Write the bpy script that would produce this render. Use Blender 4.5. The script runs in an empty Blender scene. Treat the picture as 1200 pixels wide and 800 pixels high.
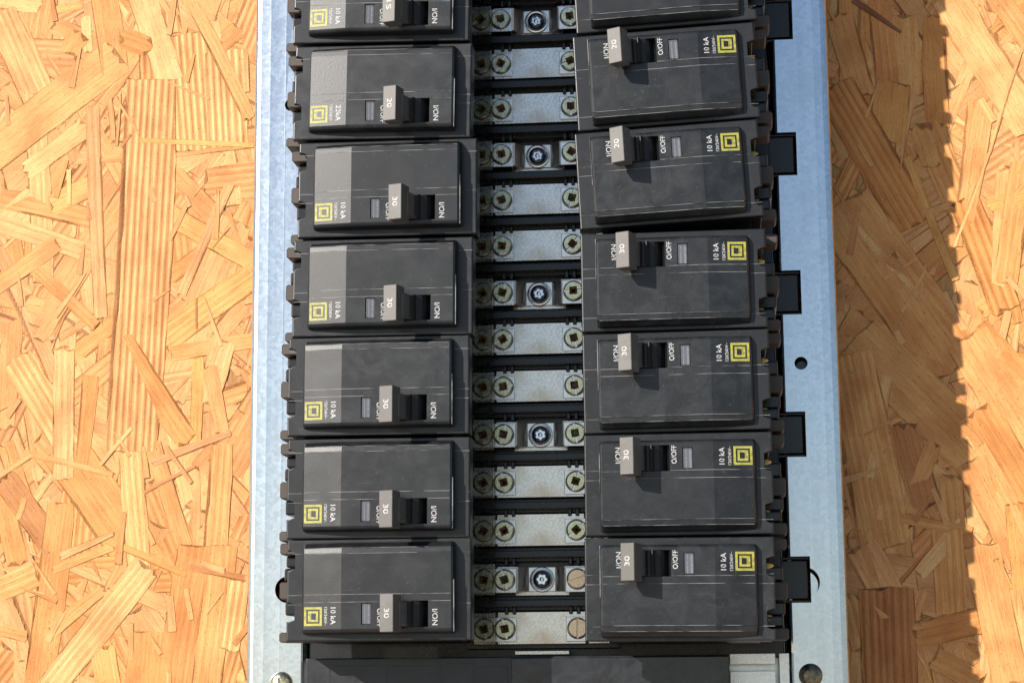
import bpy, bmesh, math, random
from mathutils import Matrix, Vector

random.seed(11)
R_ = math.radians
S = 0.001                       # everything below is drawn in millimetres
scene = bpy.context.scene
COL = scene.collection

# ------------------------------------------------------------------ frame of the leaning board
LEAN = R_(2.5)
se, ce = math.sin(LEAN), math.cos(LEAN)
# panel X = world X, panel Y runs up the board, panel Z points out of the board
M = Matrix(((1, 0, 0, 0), (0, se, -ce, 0), (0, ce, se, 0.95), (0, 0, 0, 1)))

# ------------------------------------------------------------------ camera
cam_d = bpy.data.cameras.new('camera'); cam = bpy.data.objects.new('camera', cam_d); COL.objects.link(cam)
Rt = Matrix(((0.9946, -0.0079, -0.1031), (0.0249, 0.9858, 0.1663), (0.1003, -0.1680, 0.9807))).transposed()
cam.matrix_world = M @ Matrix.Translation(Vector((69.68, -33.44, 726.51)) * S) @ Rt.to_4x4()
cam_d.sensor_width = 36; cam_d.lens = 36 * 2350 / 1200
cam_d.clip_start = 0.01; cam_d.clip_end = 5000
scene.camera = cam

# ------------------------------------------------------------------ daylight
SUNP = Vector((-0.87, 0.585, 1.0)).normalized()          # towards the sun, in the panel's frame
SUNW = (M.to_3x3() @ SUNP).normalized()
ELEV = math.asin(SUNW.z); AZ = math.atan2(SUNW.x, SUNW.y)
w = bpy.data.worlds.new('World'); scene.world = w; w.use_nodes = True
nt = w.node_tree; nt.nodes.clear()
sky = nt.nodes.new('ShaderNodeTexSky'); sky.sky_type = 'NISHITA'; sky.sun_disc = False
sky.sun_elevation = ELEV; sky.sun_rotation = AZ
sky.air_density = 1.0; sky.dust_density = 0.6; sky.ozone_density = 2.0
bg = nt.nodes.new('ShaderNodeBackground'); bg.inputs['Strength'].default_value = 0.08
wo = nt.nodes.new('ShaderNodeOutputWorld')
nt.links.new(sky.outputs[0], bg.inputs[0]); nt.links.new(bg.outputs[0], wo.inputs[0])
sl = bpy.data.lights.new('sun', 'SUN'); sl.energy = 5.0; sl.angle = R_(0.5); sl.color = (1.0, 0.94, 0.86)
so = bpy.data.objects.new('sun', sl); COL.objects.link(so)
so.rotation_euler = SUNW.to_track_quat('Z', 'Y').to_euler(); so.location = SUNW * 3
vs = scene.view_settings
vs.view_transform = 'Standard'; vs.look = 'None'; vs.gamma = 1; vs.use_curve_mapping = False
vs.exposure = 0.52
scene.cycles.max_bounces = 8; scene.cycles.caustics_reflective = False; scene.cycles.caustics_refractive = False

# ------------------------------------------------------------------ materials
def mat(name, color=(.5, .5, .5), rough=.5, metal=0, spec=.5):
    m = bpy.data.materials.new(name); m.use_nodes = True
    b = m.node_tree.nodes['Principled BSDF']
    b.inputs['Base Color'].default_value = (*color, 1); b.inputs['Roughness'].default_value = rough
    b.inputs['Metallic'].default_value = metal; b.inputs['Specular IOR Level'].default_value = spec
    return m, m.node_tree, b
def nd(t, kind, **kw):
    n = t.nodes.new(kind)
    for k, v in kw.items():
        if k in n.inputs: n.inputs[k].default_value = v
        else: setattr(n, k, v)
    return n
def ramp(t, src, stops):
    r = t.nodes.new('ShaderNodeValToRGB'); e = r.color_ramp.elements
    e[0].position, e[0].color = stops[0][0], (*stops[0][1], 1)
    e[1].position, e[1].color = stops[-1][0], (*stops[-1][1], 1)
    for p, c in stops[1:-1]: q = e.new(p); q.color = (*c, 1)
    t.links.new(src, r.inputs[0]); return r
def g3(v): return (v, v, v)
def bump(t, b, src, strength, dist):
    n = nd(t, 'ShaderNodeBump', Strength=strength, Distance=dist)
    t.links.new(src, n.inputs['Height']); t.links.new(n.outputs[0], b.inputs['Normal']); return n
def mix(t, f, a, b_, blend='MIX'):
    n = t.nodes.new('ShaderNodeMix'); n.data_type = 'RGBA'; n.blend_type = blend
    for sock, v in ((0, f), (6, a), (7, b_)):
        if hasattr(v, 'links'): t.links.new(v, n.inputs[sock])
        else: n.inputs[sock].default_value = v
    return n.outputs[2]

def black_plastic(name, base, rough, dust, seed=0.0, per_object=True):
    """moulded black plastic with a film of dust, smears and pale specks"""
    m, t, b = mat(name, base, rough)
    tc = t.nodes.new('ShaderNodeTexCoord'); oi = t.nodes.new('ShaderNodeObjectInfo')
    vm = nd(t, 'ShaderNodeVectorMath', operation='ADD')
    sc = nd(t, 'ShaderNodeVectorMath', operation='SCALE', Scale=3.0)
    cmb = t.nodes.new('ShaderNodeCombineXYZ')
    for i in range(3): t.links.new(oi.outputs['Random'], cmb.inputs[i])
    t.links.new(cmb.outputs[0], sc.inputs[0]); t.links.new(tc.outputs['Object'], vm.inputs[0]); t.links.new(sc.outputs[0], vm.inputs[1])
    n1 = nd(t, 'ShaderNodeTexNoise', Scale=120.0, Detail=6.0, Roughness=.65, Distortion=.6); n2 = nd(t, 'ShaderNodeTexNoise', Scale=900.0, Detail=2.0)
    n3 = nd(t, 'ShaderNodeTexNoise', Scale=2600.0, Detail=1.0)
    for n in (n1, n2, n3): t.links.new(vm.outputs[0], n.inputs['Vector'])
    r1 = ramp(t, n1.outputs['Fac'], [(.42, g3(0)), (.66, g3(1))])
    r2 = ramp(t, n2.outputs['Fac'], [(.66, g3(0)), (.78, g3(1))])
    d = tuple(min(1, c + dust * k) for c, k in zip(base, (.94, 1.0, 1.08)))
    fr = nd(t, 'ShaderNodeMath', operation='MULTIPLY_ADD'); fr.inputs[1].default_value = 1.5; fr.inputs[2].default_value = -.15; fr.use_clamp = True
    t.links.new(oi.outputs['Random'], fr.inputs[0])
    fm = nd(t, 'ShaderNodeMath', operation='MULTIPLY'); t.links.new(fr.outputs[0], fm.inputs[0]); t.links.new(r1.outputs[0], fm.inputs[1])
    c1 = mix(t, fm.outputs[0], (*base, 1), (*d, 1))
    c2 = mix(t, r2.outputs[0], c1, (*tuple(c + dust * 1.6 for c in d), 1))
    mp = nd(t, 'ShaderNodeMapping'); mp.inputs['Scale'].default_value = (60, 900, 300); mp.inputs['Rotation'].default_value = (0, 0, .5)
    n4 = nd(t, 'ShaderNodeTexNoise', Scale=1.0, Detail=1.0); t.links.new(vm.outputs[0], mp.inputs['Vector']); t.links.new(mp.outputs[0], n4.inputs['Vector'])
    r4 = ramp(t, n4.outputs['Fac'], [(.76, g3(0)), (.84, g3(.4))])
    c2 = mix(t, r4.outputs[0], c2, (*tuple(c + dust * 3.5 for c in base), 1))
    t.links.new(c2, b.inputs['Base Color'])
    rr = nd(t, 'ShaderNodeMapRange'); rr.inputs['To Min'].default_value = rough - .05; rr.inputs['To Max'].default_value = rough + .09
    t.links.new(n1.outputs['Fac'], rr.inputs[0]); t.links.new(rr.outputs[0], b.inputs['Roughness'])
    bump(t, b, n3.outputs['Fac'], .25, .00012)
    return m

BLACK = black_plastic('breaker plastic', (.0076, .0083, .0098), .36, .013)
BLACK2 = black_plastic('insulator plastic', (.009, .009, .010), .25, .006)
HANDLE = black_plastic('handle plastic', (.086, .078, .070), .50, .032)
COVER = black_plastic('cover plastic', (.008, .008, .010), .36, .012)
SLOT_SHADE = black_plastic('slot shade plastic', (.006, .006, .006), .55, .004)  # slot shade painted into the colour of the toggle's barrel
BROWN = black_plastic('brown plastic', (.046, .034, .026), .5, .012)
SEAM_HIGHLIGHT, t, b = mat('burr with painted highlight', (.17, .165, .16), .45)  # broken pale tone paints the light caught on worn burr edges
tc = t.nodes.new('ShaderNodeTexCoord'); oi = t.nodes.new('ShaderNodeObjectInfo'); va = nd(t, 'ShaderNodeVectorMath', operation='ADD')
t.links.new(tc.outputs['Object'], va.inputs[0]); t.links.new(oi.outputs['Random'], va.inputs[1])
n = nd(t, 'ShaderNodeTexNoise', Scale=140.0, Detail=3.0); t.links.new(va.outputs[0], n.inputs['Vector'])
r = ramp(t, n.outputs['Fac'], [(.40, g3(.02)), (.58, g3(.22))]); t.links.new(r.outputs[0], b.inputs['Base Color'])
WHITE, t, b = mat('white print', (.5, .5, .48), .55)
n = nd(t, 'ShaderNodeTexNoise', Scale=1500.0, Detail=2.0); tc = t.nodes.new('ShaderNodeTexCoord'); t.links.new(tc.outputs['Object'], n.inputs['Vector'])
r = ramp(t, n.outputs['Fac'], [(.34, g3(.12)), (.54, g3(.50))]); t.links.new(r.outputs[0], b.inputs['Base Color'])
YELLOW, t, b = mat('yellow print', (.38, .35, .06), .5)
n = nd(t, 'ShaderNodeTexNoise', Scale=900.0, Detail=2.0); tc = t.nodes.new('ShaderNodeTexCoord'); t.links.new(tc.outputs['Object'], n.inputs['Vector'])
r = ramp(t, n.outputs['Fac'], [(.3, (.20, .19, .04)), (.6, (.37, .35, .06))]); t.links.new(r.outputs[0], b.inputs['Base Color'])

def metal_mat(name, c_lo, c_hi, rough, grain=1800.0, spangle=500.0, stain=None, bumpy=.35, stretch=None, stain_at=(.55, .72), rv=(-.08, .14)):
    m, t, b = mat(name, c_hi, rough, 1.0)
    tc = t.nodes.new('ShaderNodeTexCoord'); src = tc.outputs['Object']
    if stretch:
        mp = nd(t, 'ShaderNodeMapping'); mp.inputs['Scale'].default_value = stretch
        t.links.new(src, mp.inputs['Vector']); src = mp.outputs[0]
    v = nd(t, 'ShaderNodeTexVoronoi', Scale=spangle); n = nd(t, 'ShaderNodeTexNoise', Scale=grain, Detail=3.0)
    n0 = nd(t, 'ShaderNodeTexNoise', Scale=60.0, Detail=4.0)
    for q in (v, n, n0): t.links.new(src, q.inputs['Vector'])
    sp = nd(t, 'ShaderNodeSeparateColor'); t.links.new(v.outputs['Color'], sp.inputs[0])
    f = nd(t, 'ShaderNodeMath', operation='MULTIPLY_ADD'); f.inputs[1].default_value = .45
    t.links.new(sp.outputs[0], f.inputs[0])
    f2 = nd(t, 'ShaderNodeMath', operation='MULTIPLY'); f2.inputs[1].default_value = .55
    t.links.new(n.outputs['Fac'], f2.inputs[0]); t.links.new(f2.outputs[0], f.inputs[2])
    c = ramp(t, f.outputs[0], [(.2, c_lo), (.75, c_hi)]).outputs[0]
    if stain:
        rs = ramp(t, n0.outputs['Fac'], [(stain_at[0], g3(0)), (stain_at[1], g3(.8))])
        c = mix(t, rs.outputs[0], c, (*stain, 1))
    t.links.new(c, b.inputs['Base Color'])
    rr = nd(t, 'ShaderNodeMapRange'); rr.inputs['To Min'].default_value = rough + rv[0]; rr.inputs['To Max'].default_value = rough + rv[1]
    t.links.new(f.outputs[0], rr.inputs[0]); t.links.new(rr.outputs[0], b.inputs['Roughness'])
    bump(t, b, n.outputs['Fac'], bumpy, .0002)
    return m
ZINC = metal_mat('galvanised sheet', (.58, .62, .66), (.70, .75, .80), .21, 1800.0, 700.0, (.60, .63, .67), bumpy=.07, rv=(-.015, .04))
TIN = metal_mat('tinned plate', (.47, .445, .40), (.80, .755, .69), .20, 2600.0, 1800.0, (.42, .30, .19), bumpy=.25, stain_at=(.48, .72))
WASHER = metal_mat('zinc washer', (.62, .61, .58), (.86, .85, .82), .28, 1500.0, 700.0)
BRUSHED = metal_mat('drawn zinc', (.35, .34, .32), (.75, .73, .70), .36, 900.0, 900.0, stretch=(1.0, .06, 1.0))
CHROMATE = metal_mat('yellow zinc screw', (.48, .46, .28), (.74, .71, .50), .26, 1800.0, 600.0)
BRASSY = metal_mat('copper coloured screw', (.62, .46, .30), (.86, .68, .48), .34, 1800.0, 600.0)
BRASS = metal_mat('brass lug', (.45, .30, .08), (.72, .50, .16), .35)
BRONZE = metal_mat('darkened screw', (.12, .105, .08), (.30, .26, .17), .32)
STEEL = metal_mat('bright steel', (.66, .68, .72), (.86, .88, .92), .20, bumpy=.08)
OXIDE, t, b = mat('black oxide steel', (.05, .052, .06), .24, 1.0)
RUST, t, b = mat('rusty recess', (.20, .085, .035), .6, .3)
n = nd(t, 'ShaderNodeTexNoise', Scale=1400.0); tc = t.nodes.new('ShaderNodeTexCoord'); t.links.new(tc.outputs['Object'], n.inputs['Vector'])
r = ramp(t, n.outputs['Fac'], [(.35, (.07, .03, .015)), (.6, (.32, .14, .05))]); t.links.new(r.outputs[0], b.inputs['Base Color'])
OLIVE, t, b = mat('tarnished recess', (.20, .16, .05), .5, .6)

def clear(name, tint, alpha, rough=.12):
    m, t, b = mat(name, tint, rough)
    tr = t.nodes.new('ShaderNodeBsdfTransparent'); mx = t.nodes.new('ShaderNodeMixShader'); mx.inputs[0].default_value = alpha
    out = t.nodes['Material Output']
    tr.inputs[0].default_value = (.92, .91, .88, 1)
    t.links.new(tr.outputs[0], mx.inputs[1]); t.links.new(b.outputs[0], mx.inputs[2]); t.links.new(mx.outputs[0], out.inputs[0])
    return m
SMOKE = clear('smoky clear plastic', (.03, .028, .025), .13, .2)
CLEAR = clear('clear plastic', (.10, .10, .105), .10, .12)
LENS = clear('indicator lens', (.16, .17, .20), .55, .10)

FILM, t, b = mat('wrinkled grey film', (.16, .165, .18), .20)
tc = t.nodes.new('ShaderNodeTexCoord'); n = nd(t, 'ShaderNodeTexNoise', Scale=110.0, Detail=4.0, Distortion=1.5); t.links.new(tc.outputs['Object'], n.inputs['Vector'])
r = ramp(t, n.outputs['Fac'], [(.3, (.010, .0105, .013)), (.65, (.026, .027, .032))]); t.links.new(r.outputs[0], b.inputs['Base Color']); bump(t, b, n.outputs['Fac'], .35, .0006)

# oriented strand board: every strand carries its own tint and its grain along u
OSB, t, b = mat('wood strand', (.6, .38, .18), .62, 0, .28)
uv = nd(t, 'ShaderNodeUVMap', uv_map='grain'); at = nd(t, 'ShaderNodeAttribute', attribute_name='tint'); rb = nd(t, 'ShaderNodeAttribute', attribute_name='rib')
def uvmap(sx, sy):
    mp = nd(t, 'ShaderNodeMapping'); mp.inputs['Scale'].default_value = (sx, sy, 1); t.links.new(uv.outputs[0], mp.inputs['Vector']); return mp.outputs[0]
g1 = nd(t, 'ShaderNodeTexNoise', Scale=1.0, Detail=4.0, Roughness=.6); t.links.new(uvmap(.035, 1.1), g1.inputs['Vector'])
g2 = nd(t, 'ShaderNodeTexNoise', Scale=1.0, Detail=2.0); t.links.new(uvmap(.25, 3.6), g2.inputs['Vector'])
g3n = nd(t, 'ShaderNodeTexNoise', Scale=1.0, Detail=2.0); t.links.new(uvmap(.05, .07), g3n.inputs['Vector'])
g4 = nd(t, 'ShaderNodeTexNoise', Scale=1.0, Detail=2.0); t.links.new(uvmap(.7, 1.7), g4.inputs['Vector'])
wv = nd(t, 'ShaderNodeTexWave', wave_type='BANDS', bands_direction='Y', Scale=.105, Distortion=2.2, Detail=3.0)
wv.inputs['Detail Scale'].default_value = 1.2; t.links.new(uvmap(.06, 1.0), wv.inputs['Vector'])
c = mix(t, ramp(t, g1.outputs['Fac'], [(.36, g3(.70)), (.56, g3(1.06))]).outputs[0], (0, 0, 0, 1), (1, 1, 1, 1))
cg = ramp(t, g1.outputs['Fac'], [(.28, (.86, .70, .60)), (.50, (.98, .95, .93)), (.75, (1.06, 1.14, 1.22))])
c = mix(t, 1.0, at.outputs['Color'], cg.outputs[0], 'MULTIPLY'); c = mix(t, 1.0, c, (1.0, .99, .95, 1), 'MULTIPLY')
cf = ramp(t, g2.outputs['Fac'], [(.25, (.48, .34, .26)), (.34, (.86, .78, .71)), (.5, g3(1.0))]); c = mix(t, .8, c, cf.outputs[0], 'MULTIPLY')
cl = ramp(t, g3n.outputs['Fac'], [(.30, (.78, .66, .58)), (.6, (1.03, 1.03, 1.03))]); c = mix(t, .9, c, cl.outputs[0], 'MULTIPLY')
cd = ramp(t, g4.outputs['Fac'], [(.63, g3(1.0)), (.72, (.46, .32, .24))]); c = mix(t, .9, c, cd.outputs[0], 'MULTIPLY')
crb = ramp(t, wv.outputs['Fac'], [(.1, (.90, .76, .68)), (.6, g3(1.02))])
c = mix(t, rb.outputs['Fac'], c, mix(t, 1.0, c, crb.outputs[0], 'MULTIPLY'))
t.links.new(c, b.inputs['Base Color'])
hm = nd(t, 'ShaderNodeMath', operation='MULTIPLY'); t.links.new(wv.outputs['Fac'], hm.inputs[0]); t.links.new(rb.outputs['Fac'], hm.inputs[1])
ha = nd(t, 'ShaderNodeMath', operation='MULTIPLY_ADD'); ha.inputs[1].default_value = .45; t.links.new(g1.outputs['Fac'], ha.inputs[0]); t.links.new(hm.outputs[0], ha.inputs[2])
hb = nd(t, 'ShaderNodeMath', operation='MULTIPLY_ADD'); hb.inputs[1].default_value = .22; t.links.new(g2.outputs['Fac'], hb.inputs[0]); t.links.new(ha.outputs[0], hb.inputs[2])
bump(t, b, hb.outputs[0], .7, .0005)

GROUND, t, b = mat('pale gravel ground', (.42, .40, .36), .9)
n = nd(t, 'ShaderNodeTexNoise', Scale=3.0, Detail=8.0); tc = t.nodes.new('ShaderNodeTexCoord'); t.links.new(tc.outputs['Object'], n.inputs['Vector'])
r = ramp(t, n.outputs['Fac'], [(.3, (.34, .32, .29)), (.7, (.50, .47, .43))]); t.links.new(r.outputs[0], b.inputs['Base Color'])

# ------------------------------------------------------------------ helpers
def put(o, loc=(0, 0, 0), rz=0.0):
    """stand a top-level object in the panel's frame (mm)"""
    o.matrix_world = M @ Matrix.Translation(Vector(loc) * S) @ Matrix.Rotation(rz, 4, 'Z')
def thing(name, label, cat, loc=(0, 0, 0), rz=0.0, group=None):
    o = bpy.data.objects.new(name, None); o.empty_display_size = .01; COL.objects.link(o)
    put(o, loc, rz); o['label'] = label; o['category'] = cat
    if group: o['group'] = group
    return o
def finish(bm, name, m, smooth=None):
    me = bpy.data.meshes.new(name)
    bmesh.ops.recalc_face_normals(bm, faces=bm.faces)
    bmesh.ops.scale(bm, vec=(S, S, S), verts=bm.verts)
    bm.to_mesh(me); bm.free()
    for q in (m if isinstance(m, (list, tuple)) else [m]): me.materials.append(q)
    if smooth is not None:
        me.shade_smooth() if hasattr(me, 'shade_smooth') else None
        me.set_sharp_from_angle(angle=R_(smooth))
    return me
def child(name, me, parent, loc=(0, 0, 0), rot=None):
    o = bpy.data.objects.new(name, me); COL.objects.link(o); o.parent = parent
    o.location = Vector(loc) * S
    if rot: o.rotation_euler = rot
    return o
def bevel(bm, edges, off, seg=2):
    bmesh.ops.bevel(bm, geom=edges, offset=off, segments=seg, affect='EDGES', profile=.5, clamp_overlap=True)
def box(bm, x0, x1, y0, y1, z0, z1, bev=0, seg=1, mi=0):
    r = bmesh.ops.create_cube(bm, size=1)
    vs = r['verts']
    for v in vs: v.co = Vector((x0 if v.co.x < 0 else x1, y0 if v.co.y < 0 else y1, z0 if v.co.z < 0 else z1))
    fs = {f for v in vs for f in v.link_faces}
    for f in fs: f.material_index = mi
    if bev: bevel(bm, list({e for v in vs for e in v.link_edges}), bev, seg)
    return vs
def prism(bm, pts, z0, z1, bev=0, seg=2, mi=0):
    """upright prism over an outline, its top rim rounded"""
    lo = [bm.verts.new((x, y, z0)) for x, y in pts]; hi = [bm.verts.new((x, y, z1)) for x, y in pts]
    n = len(pts); fs = [bm.faces.new(hi), bm.faces.new(lo[::-1])]
    for i in range(n): fs.append(bm.faces.new((lo[i], lo[(i + 1) % n], hi[(i + 1) % n], hi[i])))
    for f in fs: f.material_index = mi
    if bev: bevel(bm, list(fs[0].edges), bev, seg)
def disc_pts(r, n, cx=0, cy=0, a0=0): return [(cx + r * math.cos(a0 + 2 * math.pi * i / n), cy + r * math.sin(a0 + 2 * math.pi * i / n)) for i in range(n)]
def lathe(bm, prof, n=32, cx=0, cy=0, cap=True, mi=0):
    rings = []
    for r, z in prof: rings.append([bm.verts.new((cx + r * math.cos(2 * math.pi * i / n), cy + r * math.sin(2 * math.pi * i / n), z)) for i in range(n)])
    for a, b_ in zip(rings, rings[1:]):
        for i in range(n): bm.faces.new((a[i], a[(i + 1) % n], b_[(i + 1) % n], b_[i])).material_index = mi
    if cap:
        bm.faces.new(rings[0][::-1]).material_index = mi; bm.faces.new(rings[-1]).material_index = mi
def cut(me, cutters, m=None, smooth=30):
    """carve cutter meshes out of a mesh and keep the result as plain mesh data"""
    o = bpy.data.objects.new('carve', me); COL.objects.link(o); tmp = []
    for c in cutters:
        q = bpy.data.objects.new('cutter', c); COL.objects.link(q); tmp.append(q)
        md = o.modifiers.new('cut', 'BOOLEAN'); md.operation = 'DIFFERENCE'; md.solver = 'EXACT'; md.object = q
    dg = bpy.context.evaluated_depsgraph_get(); dg.update()
    out = bpy.data.meshes.new_from_object(o.evaluated_get(dg), depsgraph=dg)
    for q in tmp + [o]: bpy.data.objects.remove(q)
    out.shade_smooth(); out.set_sharp_from_angle(angle=R_(smooth))
    return out
def mbox(*a, **k):
    bm = bmesh.new(); box(bm, *a, **k); return finish(bm, 'cutter', BLACK)
TXT = {}
def text_mesh(s, length, height, m, bold=0.0, spacing=1.0):
    key = (s, length, height, m.name)
    if key in TXT: return TXT[key]
    cu = bpy.data.curves.new('marking', 'FONT'); cu.body = s; cu.align_x = 'LEFT'; cu.resolution_u = 3
    cu.offset = bold; cu.space_character = spacing
    o = bpy.data.objects.new('marking', cu); COL.objects.link(o)
    dg = bpy.context.evaluated_depsgraph_get(); dg.update()
    me = bpy.data.meshes.new_from_object(o.evaluated_get(dg), depsgraph=dg)
    bpy.data.objects.remove(o)
    xs = [v.co.x for v in me.vertices]; ys = [v.co.y for v in me.vertices]
    sx, sy = length / (max(xs) - min(xs)), height / (max(ys) - min(ys))
    cx, cy = (max(xs) + min(xs)) / 2, (max(ys) + min(ys)) / 2
    for v in me.vertices: v.co = Vector(((v.co.x - cx) * sx * S, (v.co.y - cy) * sy * S, 0))
    me.materials.clear(); me.materials.append(m); TXT[key] = me
    return me

# ------------------------------------------------------------------ ground (the board leans above it) and the board
bm = bmesh.new(); bmesh.ops.create_grid(bm, x_segments=4, y_segments=4, size=1)
for v in bm.verts: v.co *= 1500
me = bpy.data.meshes.new('ground'); bm.to_mesh(me); bm.free(); me.materials.append(GROUND)
gr = bpy.data.objects.new('ground', me); COL.objects.link(gr); gr['kind'] = 'structure'; gr['label'] = 'pale gravel ground in front of the leaning board'

BZ = -100.0
board = thing('strand_board', 'orange wood strand board behind the metal pan', 'wood board', (0, 0, BZ))
def add_layers(me, tint, rib, n):
    me.attributes.new('tint', 'FLOAT_COLOR', 'FACE')
    return me.attributes['tint'], None
bm = bmesh.new(); box(bm, -520, 560, -930, 420, -14, -.75)
ul = bm.loops.layers.uv.new('grain')
for f in bm.faces:
    for l in f.loops: l[ul].uv = (l.vert.co.y, l.vert.co.x)
me = finish(bm, 'core', OSB); ca, ra = add_layers(me, 0, 0, 0)
for d in ca.data: d.color = (.50, .29, .12, 1)
child('core', me, board)

PAL = [((.70, .380, .160), 5), ((.67, .330, .124), 5), ((.68, .350, .142), 4), ((.67, .350, .148), 4), ((.63, .305, .102), 2), ((.73, .43, .185), 3)]
POOL = [c for c, k in PAL for _ in range(k)]
PALE, TANC, ORNG, PINK, RED, YEL, DARK = (.74, .435, .185), (.67, .350, .130), (.64, .305, .100), (.67, .355, .155), (.52, .235, .090), (.70, .385, .130), (.26, .12, .055)
def strand_geo(bm, x, y, ang, L, W, color, z, tl=0, tw=0, rib=0.0, rag=.5, taper=0.0, th=.16, store=None):
    """one flake: ragged ends, wavering edges, pressed in at a slight tilt"""
    rr = random.random
    k = max(2, int(L / 6)); up, lo = [], []; wb = min(.45, .05 * W)
    bow = random.uniform(-.02, .02) * L
    for i in range(k + 1):
        u = -L / 2 + L * i / k; s = 1 - taper * i / k; o = bow * (1 - (2 * u / L) ** 2)
        up.append((u, o + W / 2 * s + random.uniform(-wb, wb))); lo.append((u, o - W / 2 * s + random.uniform(-wb, wb)))
    def end(sgn):
        skew = random.uniform(-.4, .4) * min(W, 10) * rag; m_ = 1 if W < 3 else random.randint(3, 4 + int(W / 4)); q = []
        for j in range(1, m_ + 1):
            f = j / (m_ + 1); q.append((f, sgn * (skew * (f - .5) + random.uniform(-.28, .34) * min(W, 8) * rag)))
        return q
    outl = list(lo)
    a, b_ = lo[-1], up[-1]
    for f, d in end(1): outl.append((a[0] + d, a[1] + (b_[1] - a[1]) * f))
    outl += up[::-1]
    a, b_ = up[0], lo[0]
    for f, d in end(-1): outl.append((a[0] + d, a[1] + (b_[1] - a[1]) * f))
    ca, sa = math.cos(ang), math.sin(ang); ou, ov = rr() * 900, rr() * 900
    ul = bm.loops.layers.uv.verify() if store is None else store['uv']
    hi = []; uvs = {}
    for u, v in outl:
        q = bm.verts.new((x + ca * u - sa * v, y + sa * u + ca * v, z + u * tl + v * tw)); hi.append(q); uvs[q] = (u + ou, v + ov)
    lw = []
    for (u, v), q in zip(outl, hi):
        p = bm.verts.new((q.co.x, q.co.y, q.co.z - th)); lw.append(p); uvs[p] = (u + ou, v + ov)
    fs = bmesh.ops.triangulate(bm, faces=[bm.faces.new(hi)], ngon_method='EAR_CLIP')['faces']
    n = len(hi)
    for i in range(n): fs.append(bm.faces.new((lw[i], lw[(i + 1) % n], hi[(i + 1) % n], hi[i])))
    for f in fs:
        for l in f.loops: l[ul].uv = uvs[l.vert]
    if store is not None:
        for f in fs: f[store['r']] = color[0]; f[store['g']] = color[1]; f[store['b']] = color[2]; f[store['rib']] = rib
    return fs
def start():
    bm = bmesh.new(); ul = bm.loops.layers.uv.new('grain'); L = bm.faces.layers.float
    for k in ('cr', 'cg', 'cb', 'rib'): L.new(k)
    return bm, dict(uv=bm.loops.layers.uv['grain'], r=L['cr'], g=L['cg'], b=L['cb'], rib=L['rib'])
def close(bm, name):
    me = finish(bm, name, OSB)
    ca = me.attributes.new('tint', 'FLOAT_COLOR', 'FACE')
    r, g, b_ = (me.attributes[k].data for k in ('cr', 'cg', 'cb'))
    for i, d in enumerate(me.attributes['tint'].data): d.color = (me.attributes['cr'].data[i].value, me.attributes['cg'].data[i].value, me.attributes['cb'].data[i].value, 1)
    return me
def jit(c, s=.07):
    k = 1 + random.uniform(-s, s); return tuple(max(.02, q * k * (1 + random.uniform(-.03, .03))) for q in c)

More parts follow.
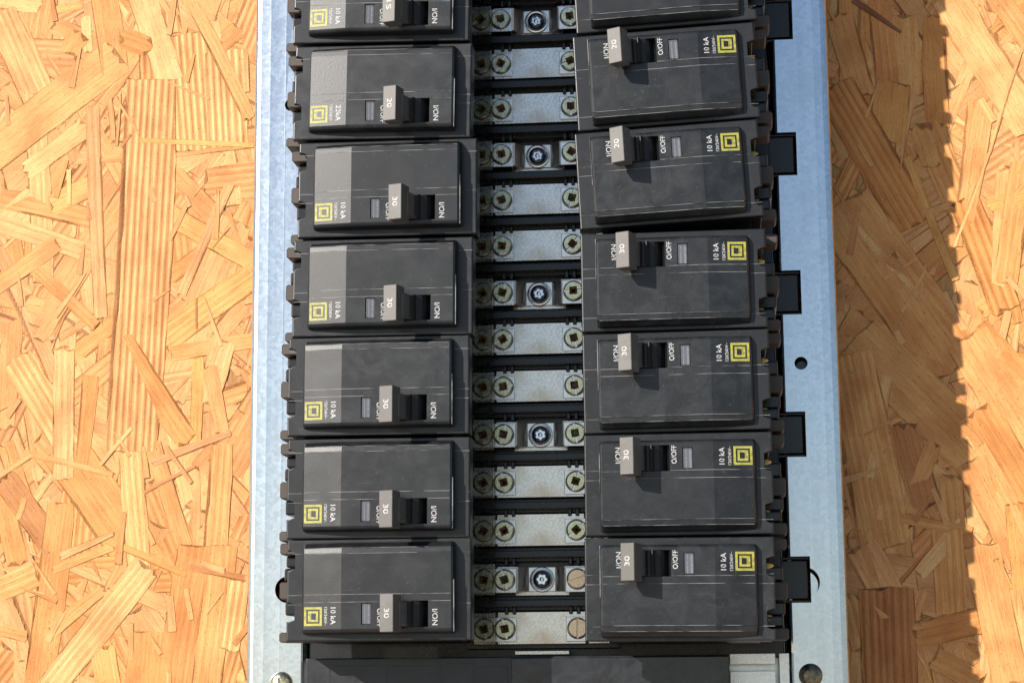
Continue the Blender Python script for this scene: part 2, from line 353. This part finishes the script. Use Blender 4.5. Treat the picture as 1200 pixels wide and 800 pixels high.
# camera model used once, to read where the photographed strands lie on the board
Cp = Vector((69.68, -33.44, 726.51))
def onboard(px, py, z=-99.6):
    d = Rt @ Vector(((px - 600) / 2350, -(py - 400) / 2350, -1)); k = (z - Cp.z) / d.z
    return Cp.x + d.x * k, Cp.y + d.y * k
specs = []
for _ in range(1250):
    if random.random() < .56: x, y = random.uniform(-300, -100), random.uniform(-100, 330)
    else: x, y = random.uniform(100, 285), random.uniform(-100, 330)
    L = min(120, random.lognormvariate(4.1, .4)); W = min(28, max(2.4, random.lognormvariate(2.3, .5)))
    ang = R_(random.gauss(90, 38)) if random.random() < .8 else R_(random.uniform(0, 180))
    specs.append(dict(x=x, y=y, ang=ang, L=L, W=W, color=jit(random.choice(POOL)), rib=random.choice((0, 0, 0, .25, .7)), taper=random.choice((0, 0, 0, .25, .45))))
HAND = [  # x1, y1, x2, y2, width px, colour, rib, raggedness, taper
 (0,15,60,150,40,PALE,.5,.5,0),(40,110,50,330,26,PALE,.3,.4,0),(218,40,228,175,62,PALE,1,.3,0),(262,60,268,170,50,PALE,1,.3,0),(20,420,80,520,38,PALE,.9,.5,0),
 (0,232,115,258,24,TANC,.6,.5,0),(0,262,112,300,22,PALE,.6,.5,0),(60,240,110,215,26,YEL,0,.5,0),(120,-10,134,85,34,ORNG,0,.3,0),(160,-20,199,95,34,PALE,0,.4,0),
 (225,5,292,138,15,TANC,0,.6,0),(100,20,103,60,12,PALE,0,.5,0),(60,12,96,6,9,YEL,0,.5,0),(80,60,94,40,26,ORNG,0,1,0),(145,45,172,55,26,ORNG,.5,1,0),
 (137,66,-25,190,50,TANC,0,.7,0),(30,200,100,150,24,PALE,0,.6,0),(108,125,118,372,16,PINK,.3,.3,0),(190,400,305,318,34,YEL,.3,.6,.1),(200,415,300,398,18,TANC,0,.5,0),
 (195,250,300,310,26,YEL,.2,.5,.2),(70,590,42,812,34,ORNG,0,.3,0),(5,560,62,640,30,RED,0,.6,0),(0,565,20,660,26,ORNG,0,.6,0),(0,690,42,672,28,TANC,.3,.5,0),
 (75,410,74,560,25,PALE,.2,.3,0),(106,440,95,545,20,ORNG,0,.3,.2),(152,528,164,680,28,PALE,.4,.3,0),(178,520,215,640,20,TANC,0,.5,0),(240,470,262,400,30,PALE,0,.5,0),(232,420,228,520,14,YEL,0,.4,0),
 (246,430,260,505,18,TANC,0,.4,0),(260,520,246,700,26,TANC,.3,.4,0),(232,640,205,815,46,ORNG,.2,.4,0),(262,640,240,815,34,TANC,.2,.4,0),(175,740,170,820,50,ORNG,0,.4,0),(120,760,130,820,30,YEL,0,.5,0),
 (280,680,268,760,26,PALE,.6,.6,0),(177,93,152,528,62,PINK,1,.12,0),(143,400,219,516,30,ORNG,.3,.6,.15),(62,668,132,640,10,TANC,0,.5,0),(60,740,120,690,18,TANC,0,.5,.3),
 (170,664,52,812,36,PALE,.3,.5,.1),(163,164,297,170,6,YEL,0,.4,0),(270,215,213,345,11,PINK,0,.4,0),(-10,338,66,284,22,TANC,0,.4,0),(40,315,112,382,15,ORNG,0,.5,0),
 (28,530,132,556,8,TANC,0,.4,.3),(0,556,36,533,6,TANC,0,.4,0),(178,543,270,507,9,PINK,0,.4,.2),(168,577,228,546,4,RED,0,.4,0),(126,634,218,674,8,ORNG,0,.4,.1),(222,664,295,679,8,RED,0,.5,.1),(0,738,30,745,14,TANC,0,.5,0),
 # the board beyond the right rail, shade and sun
 (985,20,1010,110,30,TANC,.2,.6,0),(1030,0,1040,100,26,ORNG,.3,.5,0),(1060,20,1065,110,30,TANC,.2,.5,0),(1095,20,1100,150,26,ORNG,0,.5,0),(1000,0,1056,38,7,DARK,0,.6,.5),
 (1048,98,1040,165,40,ORNG,.1,.5,0),(1065,105,1052,202,22,PALE,0,.3,.8),(1088,150,1100,190,40,TANC,.3,1,0),(1085,150,1135,260,34,TANC,.7,.6,0),(978,100,1072,262,46,ORNG,1,.5,0),
 (985,240,1120,430,75,TANC,.1,.5,0),(1000,260,1080,345,12,PALE,0,.6,0),(1050,300,1130,400,20,TANC,.8,1,0),(1064,184,1120,328,9,YEL,0,.3,0),(1005,395,1155,540,62,TANC,.1,.6,0),(992,415,1038,640,56,TANC,.5,.4,0),
 (1040,440,1020,560,12,PALE,0,.4,.3),(1060,500,1085,590,34,RED,.2,.8,0),(1095,520,1065,600,18,TANC,0,.7,0),(1115,560,1120,615,24,TANC,.6,.7,0),(1010,640,1050,715,38,PALE,.5,.5,0),(1000,700,1015,760,30,TANC,.3,.7,0),
 (1110,620,1116,720,34,TANC,.7,.5,0),(1078,672,1130,612,16,PALE,0,.4,0),(1055,606,1140,622,11,TANC,.4,.4,0),(1040,690,1045,815,62,RED,1,.5,0),(1075,744,1172,722,28,ORNG,.4,.6,0),(1095,770,1150,800,24,TANC,.4,.6,0),
 (1112,-5,1210,150,42,PALE,0,.3,0),(1150,120,1130,260,30,TANC,0,.4,.3),(1165,-10,1215,60,26,TANC,.3,.4,0),(1130,235,1178,362,34,ORNG,.8,.6,0),(1175,200,1170,340,14,PALE,0,.4,0),(1200,190,1180,330,26,TANC,.3,.4,0),(1160,240,1210,225,18,YEL,0,.8,0),
 (1135,395,1215,520,55,TANC,0,.4,0),(1150,380,1205,440,18,ORNG,0,.5,0),(1150,480,1215,590,36,ORNG,.2,.5,0),(1140,540,1200,660,40,TANC,0,.4,0),(1190,590,1205,720,22,ORNG,0,.5,0),(1150,640,1185,800,40,TANC,0,.4,0),(1185,690,1205,800,20,PALE,.3,.5,0),
 (1200,52,1160,180,3.2,PALE,0,.2,0),(1160,178,1118,290,3,PALE,0,.2,0),(1150,520,1190,590,9,TANC,0,.8,.3),(1168,655,1185,690,9,ORNG,0,.8,.3)]
for x1, y1, x2, y2, wpx, colr, rib, rag, tp in HAND:
    a, b_ = onboard(x1, y1), onboard(x2, y2); dx, dy = b_[0] - a[0], b_[1] - a[1]
    specs.append(dict(x=(a[0] + b_[0]) / 2, y=(a[1] + b_[1]) / 2, ang=math.atan2(dy, dx), L=math.hypot(dx, dy), W=wpx / 2.83, color=jit(colr, .03), rib=rib, taper=tp, rag=rag))
BIG = len(specs)
for _ in range(130):
    if random.random() < .56: x, y = random.uniform(-250, -112), random.uniform(-50, 285)
    else: x, y = random.uniform(112, 225), random.uniform(-50, 285)
    specs.append(dict(x=x, y=y, ang=R_(random.gauss(90, 42)), L=random.uniform(5, 24), W=random.uniform(.7, 3.4),
                      color=jit(random.choice(POOL + [(.54, .26, .095)])), rib=0, taper=random.choice((0, .4, .8)), th=.07))
NS = len(specs); first_named = BIG - 270
bm_all, st_all = start()
for i, s in enumerate(specs):
    hand = i >= BIG - len(HAND)
    z = -.26 + .30 * (i - BIG + len(HAND)) / len(HAND) if hand else -.62 + .34 * i / BIG
    if i >= BIG: z = random.uniform(-.06, .05)
    args = dict(z=z, tl=R_(random.uniform(-.10, .10)) * min(1, 40 / s['L']) * (.3 if hand else 1), tw=R_(random.uniform(-.8, .8)) * min(1, 9 / s['W']) * (.35 if hand else 1), store=None)
    if i < first_named or i >= BIG: strand_geo(bm_all, **s, **{**args, 'store': st_all})
    else:
        bm, st = start(); q = dict(s); x, y, a = q.pop('x'), q.pop('y'), q.pop('ang')
        strand_geo(bm, 0, 0, 0, q.pop('L'), q.pop('W'), q.pop('color'), store=st, z=0, tl=args['tl'], tw=args['tw'], **q)
        child('strand', close(bm, 'strand'), board, (x, y, z), (0, 0, a))
lower = child('pressed_strands', close(bm_all, 'pressed_strands'), board); lower['kind'] = 'stuff'

# ------------------------------------------------------------------ galvanised pan: two rails joined by a sunken floor
PZ = -70.0
pan = thing('mounting_pan', 'galvanised steel pan with rolled edges under the breakers', 'metal pan', (0, 0, PZ))
half = [(0, -16), (94.5, -16), (96.0, -15.3), (96.5, -13.5), (96.5, -1.2), (96.7, -.3), (97.4, 0), (106.1, 0), (106.3, .015), (106.5, 0), (112.5, 0), (112.7, .015), (112.9, 0), (115.6, 0), (116.8, -.25), (117.8, -.95), (118.4, -2.0), (118.6, -3.2), (118.6, -29.5)]
inner = [(118.6 - 1.2, -29.5), (117.4, -3.4), (116.9, -1.9), (115.6, -1.2), (98, -1.2), (97.7, -14), (96, -17.2), (0, -17.2)]
prof = half + inner
bm = bmesh.new()
full = [(x, z) for x, z in prof]
outl = [(-x, z) for x, z in half[::-1][:-1]] + half + inner + [(-x, z) for x, z in inner[::-1][1:]]
outl = [(x - 1.3 if x < -113 else x + .4 if x > 113 else x, z) for x, z in outl]
lo = [bm.verts.new((x, -230, z)) for x, z in outl]; hi = [bm.verts.new((x, 330, z)) for x, z in outl]; n = len(outl)
for i in range(n): bm.faces.new((lo[i], lo[(i + 1) % n], hi[(i + 1) % n], hi[i]))
bm.faces.new(lo); bm.faces.new(hi[::-1])
me = finish(bm, 'pan_sheet', ZINC)
FEET = [(-3.2 + 57.15 * k, 14.8 + 57.15 * k) for k in range(-1, 6)]
cutters = []
for y0, y1 in FEET:
    cutters.append(mbox(90, 104.9, y0, y1, -9, 3))
def mcyl(r, x, y):
    bm = bmesh.new(); prism(bm, disc_pts(r, 28, x, y), -9, 3); return finish(bm, 'cutter', BLACK)
cutters += [mcyl(2.6, 103.9, 91.3), mcyl(2.6, -103.9, 205.6), mcyl(5.9, 102.6, 4.7), mcyl(5.4, -102.8, 4.4)]
child('pan_sheet', cut(me, cutters, smooth=9), pan)
bm = bmesh.new(); lathe(bm, [(4.6, 0), (4.6, .5), (4.2, 1.3), (3.2, 2.1), (1.8, 2.6), (.6, 2.75)], 32)
scr = finish(bm, 'mounting_screw', CHROMATE)
cr = [mbox(-.55, .55, -2.3, 2.3, 1.2, 4), mbox(-2.3, 2.3, -.55, .55, 1.2, 4)]
scr = cut(scr, cr)
child('mounting_screw', scr, pan, (-105.2, -32.6, .02), (0, 0, .3))
scr2 = scr.copy(); scr2.materials[0] = BRONZE; child('mounting_screw', scr2, pan, (103.7, -31.2, .02), (0, 0, .75))
bm = bmesh.new(); prism(bm, [(max(105.0, x), y) for x, y in disc_pts(5.6, 40, 102.2, 3.6) if x > 104.2], -2.6, -1.6); child('knockout', finish(bm, 'knockout', ZINC), pan)
bm = bmesh.new(); prism(bm, disc_pts(2.4, 20), -3.4, -2.6)
child('hole_plug', finish(bm, 'hole_plug', OXIDE), pan, (104.6, 90.6, -2.5))

# ------------------------------------------------------------------ black insulator under the bus links
ins = thing('bus_insulator', 'black plastic bus insulator with ridges between the two breaker columns', 'insulator', (0, 0, 0))
bm = bmesh.new(); box(bm, -94, 94, -24.2, 322, -84.5, -70.5, .5); box(bm, -30, 30, -20.2, 322, -70.5, -66, .4)
child('base_plate', finish(bm, 'base_plate', BLACK2), ins)
YPH = -2.6
C_SET = {1, 4, 7, 10, 13}
def ly(k): return (k - .5) * 19.05 + YPH
# ridge walls between the links
def ridge_mesh(kind):
    bm = bmesh.new()
    box(bm, -27, 27, -1.5, 1.5, -66.2, -56.5, .5, 2)
    box(bm, -27, 27, -2.9, 2.9, -66.2, -61.8, .4, 1)
    for x in (-13.6, -10.6, 11.6, 14.6):
        box(bm, x - .75, x + .75, -4.3, -1.4, -66, -59.2, .25)
    if False:
        lathe(bm, [(3.3, -66), (3.3, -56.4), (3.0, -56.1), (2.4, -56.1)], 28, 0, -.4)
    return finish(bm, 'ridge', BLACK2)
RM = {0: ridge_mesh(0), 1: ridge_mesh(1)}
for k in range(-1, 16):
    if k == -1: 
        continue
    between_plain = (k not in C_SET) and ((k + 1) not in C_SET)
    child('ridge', RM[1 if between_plain else 0], ins, (0, ly(k) + 9.52, 0))
bm = bmesh.new(); box(bm, 88, 103.9, -7.4, 7.4, -74, -71.6, .4, 2); box(bm, 88, 104.6, 7.9, 8.8, -76, -72.2, .2); box(bm, 88, 104.6, -8.8, -7.9, -76, -72.2, .2)
foot = finish(bm, 'mounting_foot', BLACK2)
for y0, y1 in FEET:
    child('mounting_foot', foot, ins, (0, (y0 + y1) / 2, 0))

# ------------------------------------------------------------------ bus links
bm = bmesh.new(); lathe(bm, [(3.9, 0), (3.9, 1.1), (3.75, 1.5), (3.4, 1.72)], 36)
screw = finish(bm, 'terminal_screw', CHROMATE)
sq = bmesh.new(); box(sq, -1.55, 1.55, -1.55, 1.55, .2, 3); sqm = finish(sq, 'cutter', CHROMATE)
screw_sq = cut(screw, [mbox(-5, 5, -.5, .5, .75, 3), sqm])
bm = bmesh.new(); lathe(bm, [(3.9, 0), (3.9, 1.1), (3.75, 1.5), (3.4, 1.72)], 36)
screw_sl = cut(finish(bm, 'slotted_screw', BRASSY), [mbox(-5, 5, -.42, .42, .7, 3)])
def pit(bm):
    a = [bm.verts.new((x, y, 1.35)) for x, y in ((-1.5, -1.5), (1.5, -1.5), (1.5, 1.5), (-1.5, 1.5))]
    b_ = [bm.verts.new((x, y, .45)) for x, y in ((-.6, -.6), (.6, -.6), (.6, .6), (-.6, .6))]
    for i in range(4): bm.faces.new((a[i], a[(i + 1) % 4], b_[(i + 1) % 4], b_[i]))
    bm.faces.new(b_)
    box(bm, -3.75, -1.7, -.32, .32, .6, 1.0, mi=1); box(bm, 1.7, 3.75, -.32, .32, .6, 1.0, mi=1)
bm = bmesh.new(); pit(bm)
rec_rust = finish(bm, 'drive_recess', [RUST, WASHER])
bm = bmesh.new(); pit(bm)
rec_olive = finish(bm, 'drive_recess', [OLIVE, WASHER])
bm = bmesh.new(); box(bm, -4.25, 4.25, -4.75, 4.75, 0, .8, .18, 2); washer = finish(bm, 'square_washer', WASHER)
bm = bmesh.new(); box(bm, -17.2, 17.2, -6.25, 6.25, -2, 0, .15, 2); plate = finish(bm, 'plate', TIN)
bm = bmesh.new(); box(bm, -4.05, 4.05, -6.1, 6.1, -2, 0, .15, 2); tab = finish(bm, 'terminal_tab', TIN)
# stepped link: two shoulders sloping to a sunken seat
def strip(prof, y0, y1, th):
    bm = bmesh.new(); n = len(prof)
    V = [[bm.verts.new((x, y, z)) for x, z in prof] for y in (y0, y1)] + [[bm.verts.new((x, y, z - th)) for x, z in prof] for y in (y0, y1)]
    for i in range(n - 1):
        bm.faces.new((V[0][i], V[0][i + 1], V[1][i + 1], V[1][i])); bm.faces.new((V[2][i], V[3][i], V[3][i + 1], V[2][i + 1]))
        bm.faces.new((V[0][i], V[2][i], V[2][i + 1], V[0][i + 1])); bm.faces.new((V[1][i], V[1][i + 1], V[3][i + 1], V[3][i]))
    for i in (0, n - 1): bm.faces.new((V[0][i], V[1][i], V[3][i], V[2][i]))
    return bm
stepped = finish(strip([(-17.2, 0), (-9.4, 0), (-8.8, -.3), (-5.8, -4.6), (-5.3, -5), (5.3, -5), (5.8, -4.6), (8.8, -.3), (9.4, 0), (17.2, 0)], -4.75, 4.75, 1.6), 'stepped_plate', BRUSHED, 40)
bm = bmesh.new(); box(bm, -5.2, 5.2, -4.7, 4.7, 0, .35, .08); seat = finish(bm, 'seat_plate', WASHER)
bm = bmesh.new(); box(bm, -10.6, 10.6, -6.3, -3.4, -14, -5.8, .15); barm = finish(bm, 'bus_stub', TIN)
bm = bmesh.new(); lathe(bm, [(4.95, 0), (4.95, .5), (4.7, .85), (4.2, .95), (3.5, .7)], 36); flange = finish(bm, 'bolt_flange', STEEL, 30)
bm = bmesh.new(); lathe(bm, [(3.6, .5), (3.55, 1.5), (3.2, 2.1), (2.6, 2.35)], 36); head = finish(bm, 'bolt_head', OXIDE)
star = []
for i in range(24): 
    a = 2 * math.pi * i / 24; star.append(((1.95 + .32 * math.cos(6 * a)) * math.cos(a), (1.95 + .32 * math.cos(6 * a)) * math.sin(a)))
bm = bmesh.new(); prism(bm, star, 1.0, 6); head = cut(head, [finish(bm, 'cutter', OXIDE)])
bm = bmesh.new(); prism(bm, [(x * .97, y * .97) for x, y in star], .5, 1.3); lathe(bm, [(1.0, 1.3), (.95, 1.7), (.5, 1.9)], 16); socket = finish(bm, 'bolt_socket', STEEL, 30)
ORD = ['lowest', 'second', 'third', 'fourth', 'fifth', 'sixth', 'seventh', 'eighth', 'ninth', 'tenth', 'eleventh', 'twelfth', 'thirteenth', 'fourteenth', 'fifteenth']
bm = bmesh.new(); lathe(bm, [(4.2, 0), (4.2, .35), (3.6, .45)], 32); shade_ring = finish(bm, 'screw_shade_ring', OXIDE)  # dark ring added to draw the shaded outline round each screw head
for k in range(0, 15):
    stp = k in C_SET
    where = 'lowest in the channel' if k == 0 else f'{ORD[k]} up the channel'
    lab = (f'stepped zinc bus link with a dark socket bolt, {where}' if stp else f'flat tinned bus link with square-drive screws, {where}')
    L = thing('bus_link', lab + ' between the breakers', 'bus link', (0, ly(k), -60), 0, 'bus links between the breaker columns')
    if stp:
        child('stepped_plate', stepped, L); child('seat_plate', seat, L, (0, 0, -5)); child('bus_stub', barm, L)
        hd = child('bolt_head', head, L, (0, -.1, -4.65), (0, 0, random.uniform(0, 6))); child('bolt_flange', flange, hd); child('bolt_socket', socket, hd)
    else: child('plate', plate, L)
    for s in (-1, 1):
        child('terminal_tab', tab, L, (s * 22.35, -.1, -.02))
        child('square_washer', washer, L, (s * 13.9, -.6, .01)); child('square_washer', washer, L, (s * 22.4, -.6, .01), (0, 0, 0))
        for xx in (14.25, 22.4):
            slotted = s == 1 and k in (0, 1)
            a = random.choice((random.uniform(0, 3.1), math.pi / 2 + random.uniform(-.4, .4)))
            sc = child('terminal_screw', screw_sl if slotted else screw_sq, L, (s * xx, -.3, .82), (0, 0, a))
            child('screw_shade_ring', shade_ring, sc, (0, 0, .0))
            if not slotted: child('drive_recess', random.choice((rec_rust, rec_rust, rec_olive)), sc, (0, 0, 0))

# smoky strip standing over the outer row of screws
bm = bmesh.new()
box(bm, -26.5, -17.75, -20, 322, -51.0, -50.2); box(bm, -18.0, -17.4, -20, 322, -57.5, -50.1)
bs = bpy.data.objects.new('barrier_strip', finish(bm, 'barrier_strip', SMOKE)); COL.objects.link(bs); put(bs)
bs['label'] = 'smoky clear plastic strip over the screws beside the I/ON breakers'; bs['category'] = 'plastic strip'

# ------------------------------------------------------------------ breakers
TAN8 = math.tan(R_(7.9)); HX = -13.1
def fz(x): return 0.0 if x >= HX else -(HX - x) * TAN8
outline = [(34.15, -18.58), (34.15, 18.58), (-34.2, 18.58), (-34.3, 14.5), (-30.7, 14.5), (-30.7, 7.4), (-34.4, 7.4), (-34.4, -4.4), (-30.8, -4.4), (-30.8, -11.3), (-34.5, -11.3), (-34.4, -18.58)]
bm = bmesh.new(); prism(bm, outline, -7.6, -5, .6, 3); prism(bm, [(34.1, -18.5), (34.1, 18.5), (-29.9, 18.5), (-29.9, -18.5)], -14, -7.5)
box(bm, -29.8, 26.5, -18.5, 18.5, -62, -14, .3)
box(bm, -33.6, -29.5, -18.5, -11.6, -34, -7.5, .3); box(bm, -33.6, -29.5, -4.2, 7.2, -34, -7.5, .3); box(bm, -33.6, -29.5, 14.8, 18.5, -34, -7.5, .3)
body = finish(bm, 'body', BLACK)
# nose: one profile swept along the length
pf = [(-16.1, -5.3), (-15.75, -1.6), (-15.4, -.75), (-14.9, -.25), (-14.25, 0), (13.2, 0), (13.35, -.22), (15.1, -.5), (15.35, -.8), (17.0, -3.0), (17.45, -5.3)]
secs = [(-28.35, .965, -1.9), (-28.0, .985, -.7), (-27.4, 1, 0), (HX, 1, 0), (27.3, 1, 0), (28.0, .985, -.45), (28.4, .965, -1.5)]
bm = bmesh.new(); G = []
for x, sh, dz in secs:
    G.append([bm.verts.new((x, y * sh, zz if zz < -5 else max(-5.1, zz + dz + fz(x)))) for y, zz in pf])
for a, b_ in zip(G, G[1:]):
    for i in range(len(pf) - 1): bm.faces.new((a[i], a[i + 1], b_[i + 1], b_[i]))
    bm.faces.new((a[-1], a[0], b_[0], b_[-1]))
bm.faces.new(G[0][::-1]); bm.faces.new(G[-1])
nose = cut(finish(bm, 'nose', BLACK), [mbox(2.7, 19.0, -13.8, -4.3, -9, 3), mbox(-5.7, -1.9, -12.8, -5.0, -1.6, 3)], smooth=5)
# seam burrs across the moulding, edge highlights painted in their pale colour
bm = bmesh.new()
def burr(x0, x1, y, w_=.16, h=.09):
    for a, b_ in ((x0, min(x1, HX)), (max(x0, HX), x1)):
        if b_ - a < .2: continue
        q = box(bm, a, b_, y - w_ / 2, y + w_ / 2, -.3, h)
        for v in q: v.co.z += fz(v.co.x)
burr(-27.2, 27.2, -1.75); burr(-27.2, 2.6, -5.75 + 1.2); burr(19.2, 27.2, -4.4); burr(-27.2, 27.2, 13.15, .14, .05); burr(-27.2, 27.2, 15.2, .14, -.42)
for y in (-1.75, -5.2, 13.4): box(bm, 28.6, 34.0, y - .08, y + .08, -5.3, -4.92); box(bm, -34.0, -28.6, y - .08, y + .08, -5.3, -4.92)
box(bm, 28.15, 28.4, -15.5, 3.2, -2, -.25)  # rib added to draw the bright line along the nose edge
seam = finish(bm, 'seam_highlight', SEAM_HIGHLIGHT)
bm = bmesh.new(); box(bm, -5.55, -2.05, -12.65, -5.15, -1.3, -.35, .3, 2); lens = finish(bm, 'indicator_window', LENS)
bm = bmesh.new(); box(bm, -5.1, -4.4, -12.4, -5.4, -1.5, -1.2); box(bm, -3.4, -2.9, -12.4, -5.4, -1.5, -1.2); flagm = finish(bm, 'indicator_flag', WHITE)
# logo: square ring, dark gap, inner ring with a notch
bm = bmesh.new()
def ringsq(a, b_, cx, cy, gap=0):
    for x0, x1, y0, y1 in ((-a, a, b_, a), (-a, a, -a, -b_), (-a, -b_, -b_, b_), (b_, a, -b_, b_)):
        q = box(bm, cx + x0, cx + x1, cy + y0, cy + y1, -.05, .03)
        for v in q: v.co.z += fz(v.co.x)
ringsq(3.4, 2.55, -23.75, -9.6); ringsq(1.95, 1.15, -23.75, -9.6)
for q in (box(bm, -24.75, -24.45, -10.8, -8.4, -.05, .03),):
    for v in q: v.co.z += fz(v.co.x)
logo = finish(bm, 'square_logo', YELLOW)
# load terminals at the outer end
def lug(y0, y1, low):
    bm = bmesh.new()
    prism(bm, [(-31, y0), (-38.6, y0), (-39.3, y0 + .7), (-39.3, y1 - .7), (-38.6, y1), (-31, y1)], -28, -15, .35, 1)
    return finish(bm, 'terminal_cover', BROWN)
lugs = [lug(13.9, 18.2, 0), lug(-2.7, 3.7, 0), lug(-18.6, -14.9, 0)]
bm = bmesh.new()
for y0, y1, x in ((9.2, 13.6, -37.6), (-8.6, -3.0, -37.8), (4.2, 9.0, -38.3)):
    box(bm, x, -30, y0, y1, -40, -18, .8, 2)
lowlug = finish(bm, 'terminal_base', BLACK2)
bm = bmesh.new()
for y in (10.9, -7.85): lathe(bm, [(2.4, -26), (2.4, -19), (1.9, -18.2), (.5, -18.0)], 20, -32.2, y)
lugscrew = finish(bm, 'lug_screw', BRASS, 30)
# toggle, in its own frame: pivot at the origin, handle along +z
bm = bmesh.new()
nseg = 24
ring = [[bm.verts.new((7.3 * math.cos(2 * math.pi * i / nseg), s * 4.6, 7.3 * math.sin(2 * math.pi * i / nseg))) for i in range(nseg)] for s in (-1, 1)]
for i in range(nseg): bm.faces.new((ring[0][i], ring[0][(i + 1) % nseg], ring[1][(i + 1) % nseg], ring[1][i]))
bm.faces.new(ring[0]); bm.faces.new(ring[1][::-1])
for i in range(1, 6): box(bm, -7.6 + i * 2.4, -7.2 + i * 2.4, -4.55, 4.55, 0, 7.6)
box(bm, -2.3, 3.2, -4.5, 4.5, 6, 13, .3); box(bm, -2.75, 2.75, -6.75, 6.75, 11.0, 17.4, .28, 2)
for f in bm.faces: f.material_index = 1 if f.calc_center_median().z < 9 else 0
toggle = finish(bm, 'toggle', [HANDLE, SLOT_SHADE])

def on_face(name, me, parent, x, y, lift=.045):
    """lay a print on the nose, reading down the breaker"""
    o = child(name, me, parent); z = fz(x) + lift
    o.matrix_local = Matrix.Translation(Vector((x, y, z)) * S) @ (Matrix.Rotation(R_(-7.9), 4, 'Y') if x < HX else Matrix.Identity(4)) @ Matrix.Rotation(-math.pi / 2, 4, 'Z')
    return o
def breaker(col, row, num, ka, dx, dy, rot, label):
    s = -1 if col == 'on' else 1
    g = 'breakers in the I/ON column' if col == 'on' else 'breakers in the O/OFF column'
    B = thing('circuit_breaker', label, 'circuit breaker', (s * 54.7 + dx, (7 - row) * 38.1 + dy, 0), R_(rot) + (0 if s < 0 else math.pi), g)
    child('body', body, B); child('nose', nose, B); child('seam_highlight', seam, B)
    child('indicator_flag', flagm, B); child('indicator_window', lens, B); child('square_logo', logo, B)
    for q in lugs: child('terminal_cover', q, B)
    child('terminal_base', lowlug, B); child('lug_screw', lugscrew, B)
    on_face('capacity_marking', text_mesh(ka, 6.2, 2.0, WHITE, .012), B, -16.1, -9.5)
    on_face('voltage_marking', text_mesh('120/240V~', 6.8, 1.15, WHITE, .008), B, -18.95, -9.6)
    on_face('on_marking', text_mesh('I/ON', 5.8, 2.05, WHITE, .012), B, 21.45, -10.3)
    on_face('off_marking', text_mesh('O/OFF', 6.7, 1.9, WHITE, .012), B, 1.15, -10.3)
    lean = -18.5 if col == 'on' else 24
    T = child('toggle', toggle, B, (10.85, -9.05, -6.0), (0, R_(lean), 0))
    nm = child('rating_number', text_mesh(num, 3.6, 2.1, WHITE, .012), T, (0.1, 0 if col == 'on' else -.3, 17.45), (0, 0, -math.pi / 2))
    return B
UP = {7: 'lowest', 6: 'second from the bottom', 5: 'third from the bottom', 4: 'fourth from the bottom', 3: 'fifth from the bottom', 2: 'sixth from the bottom', 1: 'seventh from the bottom', 0: 'eighth from the bottom', -1: 'ninth from the bottom'}
ON = {-1: ('20', '10 kA', .2, -.2, -1), 0: ('20', '10 kA', .2, -.2, -1), 1: ('15', '10 kA', .25, -.3, -1.2), 2: ('20', '22kA', .6, -.5, -1.1), 3: ('30', '10 kA', 2.6, -.35, -.3), 4: ('30', '10 kA', .85, -.4, -.4), 5: ('30', '10 kA', -.6, .25, -.3), 6: ('30', '10 kA', -.5, .1, -.3), 7: ('30', '10 kA', -.2, .87, 0)}
OFF = {-1: ('20', '10 kA', -.9, 1.3, 2.4), 0: ('20', '10 kA', -.9, 1.3, 2.5), 1: ('20', '10 kA', -.9, 1.3, 2.5), 2: ('20', '10 kA', -.85, 1.2, 2.6), 3: ('20', '10 kA', -.55, 1.35, 2.7), 4: ('30', '10 kA', .4, -1.0, .2), 5: ('30', '10 kA', .6, -.7, .4), 6: ('30', '10 kA', .6, -.4, 0), 7: ('30', '10 kA', .2, -.25, -.3)}
for row, (num, ka, dx, dy, rot) in ON.items():
    breaker('on', row, num, ka, dx, dy, rot, f'black breaker with toggle marked {num}, {UP[row]} in the I/ON column')
for row, (num, ka, dx, dy, rot) in OFF.items():
    lab = f'black breaker with toggle marked {num}, {UP[row]} in the O/OFF column' if row > 1 else f'black breaker, {UP[row]} in the O/OFF column'
    breaker('off', row, num, ka, dx, dy, rot, lab)

# ------------------------------------------------------------------ below the breakers
cov = thing('end_cover', 'glossy black plastic cover below the lowest breakers', 'plastic cover', (0, 0, 0))
bm = bmesh.new()
box(bm, -88.5, 72.4, -160, -23.4, -74, -36.5, .5, 2)
for x0, x1 in ((-85, -79), (-77, -57), (-55.5, -36), (-34, -24), (-23, -11)):
    box(bm, x0, x1, -160, -25.6 - random.uniform(0, 1.5), -38, -36.35, .06)
child('cover_plate', finish(bm, 'cover_plate', COVER), cov)
bm = bmesh.new(); box(bm, -9.5, 72.0, -150, -23.9, -38, -35.9, .3)
child('film', finish(bm, 'film', FILM), cov)
bm = bmesh.new(); box(bm, 72.6, 90.2, -26.8, -22.6, -74, -66.5, .2); box(bm, 72.6, 90.2, -160, -29.3, -74, -66.5, .2); box(bm, 91.6, 95.5, -160, -22.6, -74, -66.5, .2)
child('end_tab', finish(bm, 'end_tab', WASHER), cov)
bm = bmesh.new(); box(bm, -10.6, 10.6, -22.4, -20.9, -72, -61, .15)
child('bus_end', finish(bm, 'bus_end', TIN), cov)
bm = bmesh.new(); box(bm, -57, -36.8, -24.0, -19.3, -31, -30.2, .15)
pt = bpy.data.objects.new('plastic_tab', finish(bm, 'plastic_tab', CLEAR)); COL.objects.link(pt); put(pt)
pt['label'] = 'small clear plastic tab under the lowest I/ON breaker'; pt['category'] = 'plastic tab'
